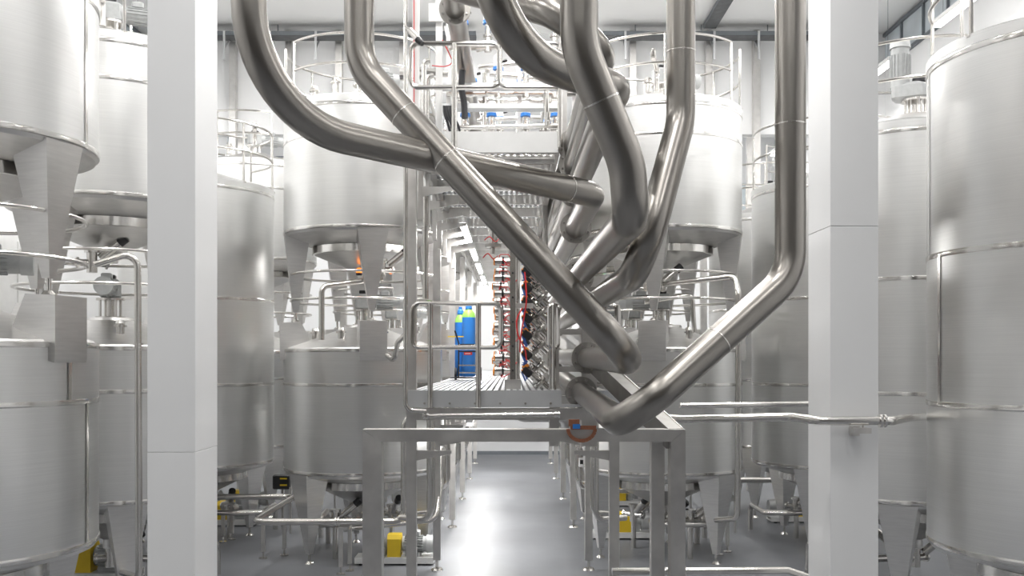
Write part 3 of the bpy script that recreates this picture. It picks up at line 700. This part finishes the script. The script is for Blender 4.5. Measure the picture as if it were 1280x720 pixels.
# walkway corner tubes
pipe('long thin vertical tube in front of the platform post', [P(507, -80, 11.3), P(507, 513, 11.3), P(533, 514, 11.3)], .027, .1)
pipe('thin horizontal tube slung under the front beam', [P(528, 520, 11.35), P(700, 518, 11.35)], .028, .1, clamps=[(0, .03), (0, .98)])
pipe('short vertical tube hanging beside the platform post', [P(532, 238, 11.9), P(532, 374, 11.9)], .038, clamps=[(0, .35)])
pipe('short dark pipe with elbow under the lower deck', [P(645, 512, 12.6), P(650, 522, 12.6), P(705, 522, 12.6), P(707, 540, 13.2)], .06, .1, 'beam_steel')
# ground level run, cylinder side
pipe('bent ground-level pipe run in front of the stacked tanks, gas cylinder side', [P(238, 621, 17.0), P(368, 621, 17.0), P(316, 652.5, 14.95), P(505, 651.5, 14.95), P(505, 522, 14.95), P(528, 520, 14.95)], .052, .17, clamps=[(2, .56)])
pipe('ground-level pipe passing behind the platform post', [P(430, 662, 15.6), P(545, 650, 15.2), P(552, 600, 15.6), P(553, 560, 15.6)], .04, .14)
def support(x, y0, y1, d, label, w=.06, gap=.1):
    t = thing('pipe_support', label, 'support', (P(x, y0, d).x, d, 0), 0, 'pipe supports'); O = wp(t)
    z = P(x, y0, d).z; X = P(x, y0, d).x
    for k in (0, 1):
        yy = d+k*.25; o = part('leg', MB().box((X-w/2+k*gap, yy-w/2, .12), (X+w/2+k*gap, yy+w/2, z)), 'beam_steel', t, O)
        part('foot', MB().cyl((X+k*gap, yy, 0), (X+k*gap, yy, .02), .07, 16).cyl((X+k*gap, yy, .02), (X+k*gap, yy, .13), .016, 8), 'tube_steel', o, O)
    part('head', MB().box((X-w/2, d-w/2, z), (X+w/2+gap, d+.25+w/2, z+.04)), 'beam_steel', t, O)
support(426, 662, 0, 15.1, 'two-legged pipe support beside the pump with yellow guard')
support(279, 631, 0, 17.75, 'two-legged pipe support beside the white column', gap=.09)
support(329, 655, 0, 16.3, 'two-legged pipe support under the bent ground pipe', gap=.3)
support(899, 652, 0, 16.6, 'two-legged pipe support beside the tank leg, valve side', gap=.2)
# valve side vertical pipe
pipe('hooked stainless pipe coming down beside the front tank, valve side', [P(818, 357, 15.9), P(918, 345, 15.3), P(923, 365, 15.1), P(922, 648, 15.1), P(895, 650, 15.6)], .046, .14, clamps=[(0, .1)])
pipe('horizontal stainless pipe between the stacked tanks, valve side', [P(805, 378, 16.2), P(865, 368, 16.2), P(868, 415, 16.2)], .04, .1)
pipe('hooked stainless pipe between the stacked tanks, gas cylinder side', [P(478, 348, 15.9), P(402, 358, 15.4), P(402, 425, 15.4)], .046, .12, clamps=[(0, .08)])
pipe('crooked drain pipe over the rim of the front tank', [P(521, 404, 15.0), P(497, 428, 15.05), P(493, 452, 15.1), P(484, 444, 15.3)], .042, .1)
pipe('low pipe beyond the tank legs, valve side', [P(800, 610, 20), P(930, 600, 20), P(985, 600, 20)], .06, .1, 'beam_steel')
pipe('angled feed pipe entering the pump, valve side', [P(789, 640, 17.8), P(803, 638, 17.8), P(818, 624, 17.9), P(818, 590, 18)], .05, .1)
pipe('short level pipe above the pump, valve side', [P(765, 614, 17.9), P(815, 614, 17.9)], .045)
pipe('sloping drain pipe beneath the tank behind the column', [P(1092, 662, 14.6), P(1126, 688, 14.), P(1132, 720, 13.9)], .06, .12, clamps=[(0, .8)])
pipe('diagonal pipe under the tank beside the white column', [P(138, 700, 14.5), P(170, 676, 15.2)], .06)
pipe('second diagonal pipe under the tank beside the white column', [P(150, 712, 14.3), P(142, 690, 14.6), P(172, 664, 15.6)], .05)
# aisle side pipes beside the posts
for sx in (-1, 1):
    for k, y in enumerate((14.6, 18.2, 22, 26)):
        pipe('vertical drain pipe beside an aisle post, %s' % ('gas cylinder side' if sx < 0 else 'valve side'), [(sx*1.26, y, 2.9), (sx*1.26, y, .95), (sx*1.75, y+.3, .93)], .05, .16, group='aisle drain pipes, %s' % ('gas cylinder side' if sx < 0 else 'valve side'))
        pipe('slender vertical tube beside an aisle post, %s' % ('gas cylinder side' if sx < 0 else 'valve side'), [(sx*1.245, y+.4, 2.82), (sx*1.245, y+.4, 1.0), (sx*1.6, y+.6, .95)], .035, .12, group='slender aisle tubes, %s' % ('gas cylinder side' if sx < 0 else 'valve side'))
# ================================================================== PUMPS
def pump(loc, rz, label, sc=1.):
    t = thing('transfer_pump', label, 'pump', loc, rz, 'transfer pumps'); t.scale = (sc, sc, sc)
    part('base_frame', MB().prism([(-.65,-.2,.03), (-.65,.2,.03), (-.65,.2,.13), (-.65,.16,.13), (-.65,.16,.06), (-.65,-.16,.06), (-.65,-.16,.13), (-.65,-.2,.13)], (1.3,0,0)).box((-.65,-.18,.11), (.65,.18,.13)), 'paint_white', t)
    for x in (-.55, .55):
        for y in (-.15, .15): part('foot', MB().cyl((x,y,0), (x,y,.05), .035, 10), 'black', t)
    def motor():
        mb = MB().cyl((.12,0,.32), (.52,0,.32), .125, 22)
        for k in range(20):
            a = 2*PI*k/20; mb.bar((.16,.135*math.cos(a),.32+.135*math.sin(a)), (.46,.135*math.cos(a),.32+.135*math.sin(a)), .008, .03, (0, math.cos(a), math.sin(a)))
        return mb.rbox((.3,0,.165), (.26,.24,.07), .01)
    m_ = part('motor', cm('pm', 'motor_grey', motor), None, t)
    part('fan_cowl', cm('pf', 'paint_grey', lambda: MB().cyl((.52,0,.32), (.66,0,.32), .15, 22, .135)), None, m_)
    part('terminal_box', cm('pt', 'paint_grey', lambda: MB().rbox((.32,0,.50), (.18,.16,.1), .015)), None, m_)
    part('coupling_guard', cm('pg', 'yellow', lambda: MB().prism([(-.12,-.15,.13), (-.12,-.15,.42), (-.12,-.10,.49), (-.12,.10,.49), (-.12,.15,.42), (-.12,.15,.13)], (.22,0,0))), None, t)
    part('bearing_frame', cm('pb', 'motor_grey', lambda: MB().cyl((-.32,0,.32), (-.12,0,.32), .09, 18).rbox((-.22,0,.2), (.14,.2,.16), .02)), None, t)
    h = part('pump_head', cm('ph', 'paint_grey', lambda: MB().cyl((-.5,0,.32), (-.32,0,.32), .17, 26).cyl((-.42,0,.45), (-.42,0,.6), .06, 16)), None, t)
    part('flange', cm('pl', 'flange_steel', lambda: MB().cyl((-.42,0,.6), (-.42,0,.63), .1, 20)), None, h)
    part('flange', cm('pl2', 'flange_steel', lambda: MB().cyl((-.53,0,.32), (-.5,0,.32), .11, 20)), None, h)
    return t
pump((P(494, 703, 15.9).x, 15.95, 0), 0, 'grey transfer pump with yellow guard beside the frame leg, gas cylinder side', 1.0)
pump((P(780, 673, 18.2).x, 18.2, 0), PI, 'grey transfer pump with yellow guard under front tank, valve side')
pump((P(281, 655, 19.6).x, 19.6, 0), 0, 'grey transfer pump with yellow guard beside the white column, gas cylinder side', 1.0)
pump((P(296, 640, 20.9).x, 20.9, 0), 0, 'grey transfer pump behind another one, seen past the white column', 1.1)
pump((P(1000, 652, 20.0).x, 20.0, 0), PI, 'grey transfer pump at the foot of a tall tank, valve side')
pump((P(112, 720, 14.7).x-.03, 14.7, 0), 0, 'transfer pump with yellow guard beneath the stacked tank by white column', 1.2)
pump((P(520, 640, 21.4).x, 21.4, 0), 0, 'transfer pump farther along behind the platform posts, gas cylinder side')
pump((P(775, 640, 22.2).x, 22.2, 0), PI, 'transfer pump farther along behind the platform posts, valve side')
# pneumatic valve clusters under the tanks
def drain_valve(loc, label, rz=0):
    t = thing('drain_valve', label, 'valve', loc, rz, 'drain valves under tanks')
    part('body', cm('dvb', 'tube_steel', lambda: MB().cyl((0,0,-.25), (0,0,.05), .07, 16).cyl((-.22,0,-.12), (.22,0,-.12), .05, 14)), None, t)
    part('actuator', cm('dva', 'tube_steel', lambda: MB().cyl((.1,-.05,-.05), (.32,-.16,.16), .06, 14)), None, t)
    part('actuator_head', cm('dvh', 'black', lambda: MB().cyl((.32,-.16,.16), (.40,-.2,.235), .065, 14)), None, t)
    part('clamp', cm('dvc', 'band_steel', lambda: MB().cyl((-.2,0,-.12), (-.17,0,-.12), .075, 16).cyl((.17,0,-.12), (.2,0,-.12), .075, 16).cyl((0,0,.02), (0,0,.06), .1, 18)), None, t)
    return t
for X, Y, l in ((-XI, 16.7, 'front tank, gas cylinder side'), (XI, 16.7, 'front tank, valve side'), (-XO-.08, 17.6, 'tall tank, gas cylinder side'), (XO+.08, 17.6, 'tall tank, valve side'),
                (-XO, 13.6, 'stacked tank behind the white column'), (XO, 13.6, 'tank behind the clamp column')):
    q = (1 if X > 0 else -1)*(1 if abs(X) < 4 else -1)
    drain_valve((X, Y, .70), 'drain valve with black actuator head under %s' % l, random.uniform(-.5, .5))
    pipe('drain pipe leading away under the %s' % l, [(X+q*.22, Y, .58), (X+q*.7, Y-.1, .58), (X+q*1.05, Y+.5, .5), (X+q*1.05, Y+1.5, .5), (X+q*1.05, Y+1.52, .0)], .05, .12, group='under-tank drain pipes')
for (x, y, d, l) in ((497, 328, 15.9, 'front upper tank, gas cylinder side'), (819, 350, 16., 'front upper tank, valve side'), (135, 318, 13.2, 'upper tank by white column')):
    t = drain_valve(P(x-20 if x < 700 else x, y, d), 'stainless outlet valve under the %s' % l, .6)

# indicator beacons
for x, y, d, l in ((449, 339, 16.3, 'glowing orange beacon lamp beneath the front upper tank'), (448, 626, 17.6, 'glowing orange beacon lamp beneath the front lower tank')):
    t = thing('beacon_lamp', l, 'lamp', P(x, y, d)); O = wp(t)
    part('lens', MB().lathe([(.001, .06), (.04, .05), (.05, 0), (.05, -.03)], 14, c=O), 'beacon_glow', t, O)
    part('base', MB().cyl(O-Vector((0,0,.07)), O-Vector((0,0,.03)), .055, 14), 'black', t, O)
t = thing('control_box', 'small white control box with black switch on an aisle post', 'box', P(537, 607, 15.5)); O = wp(t)
part('case', MB().rbox(P(537, 607, 15.5), (.1, .1, .2), .01), 'label_white', t, O)
part('switch', MB().cyl(P(541, 607, 15.44), P(541, 607, 15.38), .03, 10), 'black', t, O)
t = thing('control_box', 'small control box on an aisle post, valve side', 'box', P(727, 578, 17)); O = wp(t)
part('case', MB().rbox(P(727, 578, 17), (.1, .1, .16), .01), 'label_white', t, O)
part('switch', MB().box(P(725, 580, 16.94), P(730, 575, 16.92)), 'black', t, O)
# lashing strap hanging over the frame beam
t = thing('lashing_strap', 'brown lashing strap with blue tag looped over the frame beam', 'strap', P(728, 545, 8.97)); O = wp(t)
def ribbon(pts, w, th):
    mb = MB()
    for a, b2 in zip(pts[:-1], pts[1:]): mb.bar(a, b2, w, th, (0, 1, 0))
    return mb
lp = [P(727-17*math.cos(a), 536+15*math.sin(a), 8.965) for a in [PI*k/12 for k in range(13)]]
mb = MB()
for a, b2 in zip(lp[:-1], lp[1:]): mb.bar(a, b2, .032, .02, (0, 1, 0))
part('webbing', mb, 'strap', t, O)
part('band', MB().box(P(713, 537, 8.97), P(745, 532, 8.985)), 'strap', t, O)
part('tag', MB().box(P(716, 536, 8.955), P(725, 530, 8.97)), 'blue', t, O)
part('wrap', MB().box(P(711, 533, 8.965), P(724, 524, 9.0)), 'strap', t, O)
# cloth on the tank lid
mb = MB()
n = 9
vs = [(P(812, 425, 15.75).x+.22*(i/n-.5)*2, 15.7+.15*(j/n-.5)*2, 3.72+.06*math.sin(i*1.7+j)*math.cos(j*1.3)+.05*(1-abs(i/n-.5)*2)) for i in range(n+1) for j in range(n+1)]
mb.add(vs, [(i*(n+1)+j, (i+1)*(n+1)+j, (i+1)*(n+1)+j+1, i*(n+1)+j+1) for i in range(n) for j in range(n)])
solo('cleaning_cloth', mb, 'cloth', 'crumpled white cleaning cloth on the tank lid, valve side', 'cloth', vs[0])

# ================================================================== CABLE TRAYS, WALL DETAILS
def tray(a, b_, label, wdt=.35, mat='dark_tray', hooks=0, group='cable trays', drop=.6):
    a = Vector(a); b_ = Vector(b_); t = thing('cable_tray', label, 'cable tray', a, 0, group); O = a
    d = (b_-a); L = d.length; d.normalize(); side = d.cross(Vector((0,0,1))).normalized()
    part('tray_base', MB().bar(a, b_, wdt, .02), mat, t, O)
    for s_ in (-1, 1): part('side_rail', MB().bar(a+side*(s_*wdt/2)+Vector((0,0,.05)), b_+side*(s_*wdt/2)+Vector((0,0,.05)), .015, .1), 'tray_grey', t, O)
    part('cable', MB().bar(a+Vector((0,0,.04)), b_+Vector((0,0,.04)), wdt*.6, .05), 'red' if hooks < 0 else 'black', t, O)
    if b_.z < 11.4:
        for k in range(4):
            q = a+d*(L*(k+.5)/4); part('drop_rod', MB().cyl(q, (q.x, q.y, ROOM_Z), .012, 8), 'tray_grey', t, O)
    for k in range(abs(hooks)):
        q = a+d*(L*(k+.5)/abs(hooks))
        part('hanger', MB().bar(q+side*(wdt/2+.02)+Vector((0,0,.1)), q+side*(wdt/2+.02)-Vector((0,0,drop)), .05, .05), 'galv', t, O)
        part('hanger_arm', MB().bar(q-side*(wdt/2)+Vector((0,0,.0)), q+side*(wdt/2+.02)-Vector((0,0,drop*.55)), .04, .03), 'galv', t, O)
    return t
tray((-8.7, 23.6, 11.28), (-.9, 23.6, 11.28), 'long cable tray crossing below the ceiling, gas cylinder side', .4, 'dark_tray', 7)
tray((2.2, 23.6, 11.28), (8.7, 23.6, 11.28), 'long cable tray crossing below the ceiling, valve side', .4, 'dark_tray', 6)
tray((4.8, 14.0, 11.45), (4.8, 23.4, 11.45), 'cable tray running along under the ceiling above the valve side tanks', .3)
tray((-8.7, 25.5, 9.35), (-2, 25.5, 9.35), 'lower cable tray beyond the downstand wall, gas cylinder side', .3, 'tray_grey')
tray((-8.7, 26.5, 8.85), (-2, 26.5, 8.85), 'lowest cable tray beyond the downstand wall, gas cylinder side', .3, 'tray_grey')
for y, z in ((25.4, 9.8), (25.4, 9.35)):
    pipe('dark insulated pipe crossing beyond the downstand wall, valve side', [(2, y, z), (8.7, y, z)], .09, .1, 'dark_tray', group='dark insulated pipes')
for x in (-7.0, -5.6, -4.35, -2.75, 3.0, 4.9, 6.1):
    solo('roof_post', MB().box((x-.08, 23.95, 7.), (x+.08, 24.15, ROOM_Z-.02)).box((x-.08, 24.6, 0), (x+.08, 24.76, 9.2)).box((x-.08, 24.1, 7), (x+.08, 24.7, 7.1)), 'beam_steel', 'slim grey steel post against the downstand wall', 'post', (x, 24.3, 0), 'posts at the downstand wall')
# clerestory glazing on the side walls
for sx, n_ in ((-1, 1), (1, 2)):
    W_ = struct('window_%d' % n_, MB().box((sx*9.39-.005, 12, 10.75), (sx*9.39+.005, 33, 11.5)), 'window_glass', 'clerestory glazing band under the ceiling')
    for k in range(18):
        y = 12+k*1.235; struct('mullion', MB().box((sx*9.36-.03, y-.03, 10.7), (sx*9.36+.03, y+.03, 11.55)), 'tray_grey', None, W_)
    for z in (10.72, 11.53): struct('window_frame', MB().box((sx*9.36-.035, 12, z-.04), (sx*9.36+.035, 33, z+.04)), 'tray_grey', None, W_)
# end window seen past the rear tanks
W_ = struct('window_3', MB().box((4.2, 33.96, 8.4), (8.4, 33.99, 9.6)), 'window_glass', 'grey window high in the end wall')
for k in range(6): struct('mullion', MB().box((4.2+k*.84-.04, 33.92, 8.35), (4.2+k*.84+.04, 33.98, 9.65)), 'tray_grey', None, W_)
# wall cabinets by the far side wall
t = thing('switch_cabinet', 'tall white switch cabinet against the wall behind the stacked tanks', 'cabinet', (-9.1, 17.2, 0)); O = wp(t)
part('case', MB().box((-9.38, 16.4, .1), (-8.9, 18.0, 5.6)), 'paint_white', t, O)
part('plinth', MB().box((-9.38, 16.42, 0), (-8.93, 17.98, .1)), 'tray_grey', t, O)
for y in (16.42, 17.22): 
    d_ = part('door', MB().box((-8.9, y, .15), (-8.87, y+.76, 5.5)), 'paint_white', t, O); part('handle', MB().cyl((-8.85, y+.1, 2.6), (-8.85, y+.1, 2.9), .015, 8), 'tube_steel', d_, O)

# ================================================================== UPPER DECK EQUIPMENT
def upper_valve():
    t = thing('process_valve', 'upright steel valve with blue ring on the upper deck rack', 'valve', (0,0,0), 0, 'blue ringed valves on the upper deck')
    part('body', MB().lathe([(.001,-.12), (.055,-.12), (.055,.1), (.075,.1), (.075,.13), (.05,.14), (.05,.3), (.001,.3)], 16), 'tube_steel', t)
    part('ring', MB().cyl((0,0,.30), (0,0,.35), .08, 16, .075), 'blue', t)
    part('head', MB().lathe([(.07,.35), (.07,.5), (.05,.53), (.001,.53)], 16), 'label_white', t)
    part('plug', MB().cyl((.05,-.03,.43), (.12,-.06,.45), .025, 8), 'black', t)
    part('pipe_stub', MB().cyl((-.2,0,-.05), (.2,0,-.05), .04, 12), 'tube_steel', t)
    return t
proto = upper_valve(); first = True
for d in (14.5, 17.5, 20.5):
    for r_i, z in enumerate((6.75, 7.45, 8.15)):
        if True:
            o = solo('rack_pipe', MB().cyl((-1.0, d, z-.05), (.95, d, z-.05), .045, 12), 'tube_steel', 'horizontal steel pipe of the upper deck valve rack', 'pipe', (0, d, z-.05), 'upper deck rack pipes')
        for k in range(4):
            o = proto if first else copy_tree(proto); first = False
            o['label'] = 'upright blue-ringed valve on the %s pipe of the %s upper deck rack' % (('lowest', 'middle', 'topmost')[r_i], {14.5: 'front', 17.5: 'middle', 20.5: 'rear'}[d]); o['group'] = 'blue ringed valves on the %s pipe of the %s rack' % (('lowest', 'middle', 'topmost')[r_i], {14.5: 'front', 17.5: 'middle', 20.5: 'rear'}[d])
            o.location = (-.75+.45*k+random.uniform(-.08,.08), d, z); o.rotation_euler = (0, 0, random.uniform(-.6,.6))
    for x in (-.98, .1, .93):
        solo('rack_upright', MB().box((x-.03, d+.05, UZ), (x+.03, d+.11, 8.9)), 'paint_white', 'white upright of the upper deck valve rack', 'post', (x, d+.08, UZ), 'valve rack uprights')
for z, d in ((7.32, 14.), (7.02, 14.)):
    p1 = P(545, 0, d).x; p2 = P(700, 0, d).x
    t = thing('cable_tray', 'grey cable tray crossing above the upper deck', 'cable tray', (p1, d, z), 0, 'upper deck cable trays'); O = wp(t)
    part('tray_base', MB().box((p1, d-.1, z), (p2, d+.1, z+.015)), 'galv', t, O)
    part('side_rail', MB().box((p1, d-.11, z), (p2, d-.1, z+.07)), 'galv', t, O)
    part('cable', MB().cyl((p1, d, z+.035), (p2, d, z+.035), .02, 8), 'orange', t, O)
hose('bundle of black cables hanging behind the straight flanged pipe', [P(578, 88, 13.5), P(577, 110, 13.5), P(580, 128, 13.5), P(581, 148, 13.5)], .045, 'rubber', 'cable_bundle')
for k in range(4): hose('black cable drooping in a curve onto the upper deck', [P(555+k*3, 133, 12.6), P(556+k*3, 143, 12.5), P(560+k*4, 155, 12.5), P(563+k*4, 166, 12.6)], .018, 'rubber', 'cable', 'drooping black cables')
hose('thin red hose dangling at the upper deck post', [P(553, 50, 12.6), P(562, 68, 12.6), P(565, 78, 12.6), P(556, 83, 12.6), P(540, 82, 12.6)], .007)
# proximity actuator on the thin tube
t = thing('valve_actuator', 'tilted steel actuator with black head on the thin vertical tube', 'valve', P(515, 45, 11.2)); O = wp(t)
part('body', MB().cyl(P(512, 38, 11.2), P(522, 49, 11.15), .036, 14), 'tube_steel', t, O)
part('head', MB().cyl(P(522, 49, 11.15), P(528, 55, 11.12), .042, 14, .03), 'black', t, O)
part('stem', MB().cyl(P(506, 33, 11.25), P(512, 38, 11.2), .016, 10), 'tube_steel', t, O)

# long ground pipes between the tank rows and extra pipework on the upper deck
for sx, sd in ((-1, 'gas cylinder side'), (1, 'valve side')):
    for X, z, r in ((4.05, .95, .05), (4.22, .72, .06)):
        pipe('long ground pipe between the two tank rows, %s' % sd, [(sx*X, 18.4, z), (sx*X, 31, z), (sx*(X+.6), 31.4, z)], r, .15, 'tube_steel', group='long ground pipes')
    for y in (18.7, 21.2, 24.2):
        t = thing('pipe_support', 'slim goal-post support under the long ground pipes, %s' % sd, 'support', (sx*4.13, y, 0), 0, 'ground pipe goal posts'); O = wp(t)
        for q in (-.2, .2): part('leg', MB().box((sx*4.13+q-.02, y-.02, 0), (sx*4.13+q+.02, y+.02, .89)), 'beam_steel', t, O)
        part('cross_bar', MB().box((sx*4.13-.2, y-.02, .62), (sx*4.13+.2, y+.02, .66)), 'beam_steel', t, O)
for k, (x0, y0, x1, y1, d, r) in enumerate(((598, 84, 690, 74, 15.5, .04), (612, 92, 700, 101, 16.2, .045), (560, 160, 700, 157, 13.2, .03), (596, 150, 700, 146, 15.8, .035), (520, 88, 560, 92, 13.6, .05), (500, 95, 530, 95, 13.2, .06))):
    pipe('pale horizontal pipe among the upper deck valves', [P(x0, y0, d), P(x1, y1, d)], r, .1, 'tube_steel', group='upper deck cross pipes')
for k, (x, y0, y1, d) in enumerate(((606, 88, 160, 15.2), (688, 60, 160, 14.8), (530, 76, 160, 12.6), (534, 95, 162, 13.0))):
    pipe('upright hooked pipe standing on the upper deck', [(P(x, y1, d).x, d, UZ), P(x, y0, d), P(x+8, y0, d)], .035, .06, 'tube_steel', group='upper deck hooked pipes')

# valve blocks and short pipes in the shade under the tanks nearest the aisle
for X, Y, sd in ((-XI, 16.7, 'front tank, gas cylinder side'), (XI, 16.7, 'front tank, valve side'), (-XO-.08, 17.6, 'tall tank, gas cylinder side'), (XO+.08, 17.6, 'tall tank, valve side')):
    q = 1 if X > 0 else -1
    for k, (dx, dy, z) in enumerate(((.42, -.42, .78), (-.42, .55, .72))):
        drain_valve((X+q*dx, Y+dy, z), 'cross-shaped steel valve %s the drain under the %s' % (('before', 'behind')[k], sd), (.3, -.7)[k])
        pipe('short riser pipe standing under a valve, %s' % sd, [(X+q*dx, Y+dy, z-.25), (X+q*dx, Y+dy, .0)], .045, .1, group='short risers under the %s' % sd)
    pipe('level pipe linking the valves under the %s' % sd, [(X-q*.30, Y-.62, .62), (X+q*.75, Y-.62, .62), (X+q*.8, Y+.9, .62), (X+q*.8, Y+.95, 0)], .05, .14, 'beam_steel', group='valve link pipes')
jx, jy = -4.62, 19.2
t = thing('junction_box', 'black junction box with yellow labels between tall tank and front tank', 'box', (jx, jy, 0)); O = wp(t)
part('stand', MB().box((jx-.02, jy+.04, 0), (jx+.02, jy+.08, .8)), 'beam_steel', t, O)
part('case', MB().rbox((jx, jy, .93), (.34, .14, .28), .015), 'black', t, O)
for z in (.86, .99): part('label_strip', MB().box((jx-.02, jy-.075, z), (jx+.12, jy-.07, z+.03)), 'yellow', t, O)
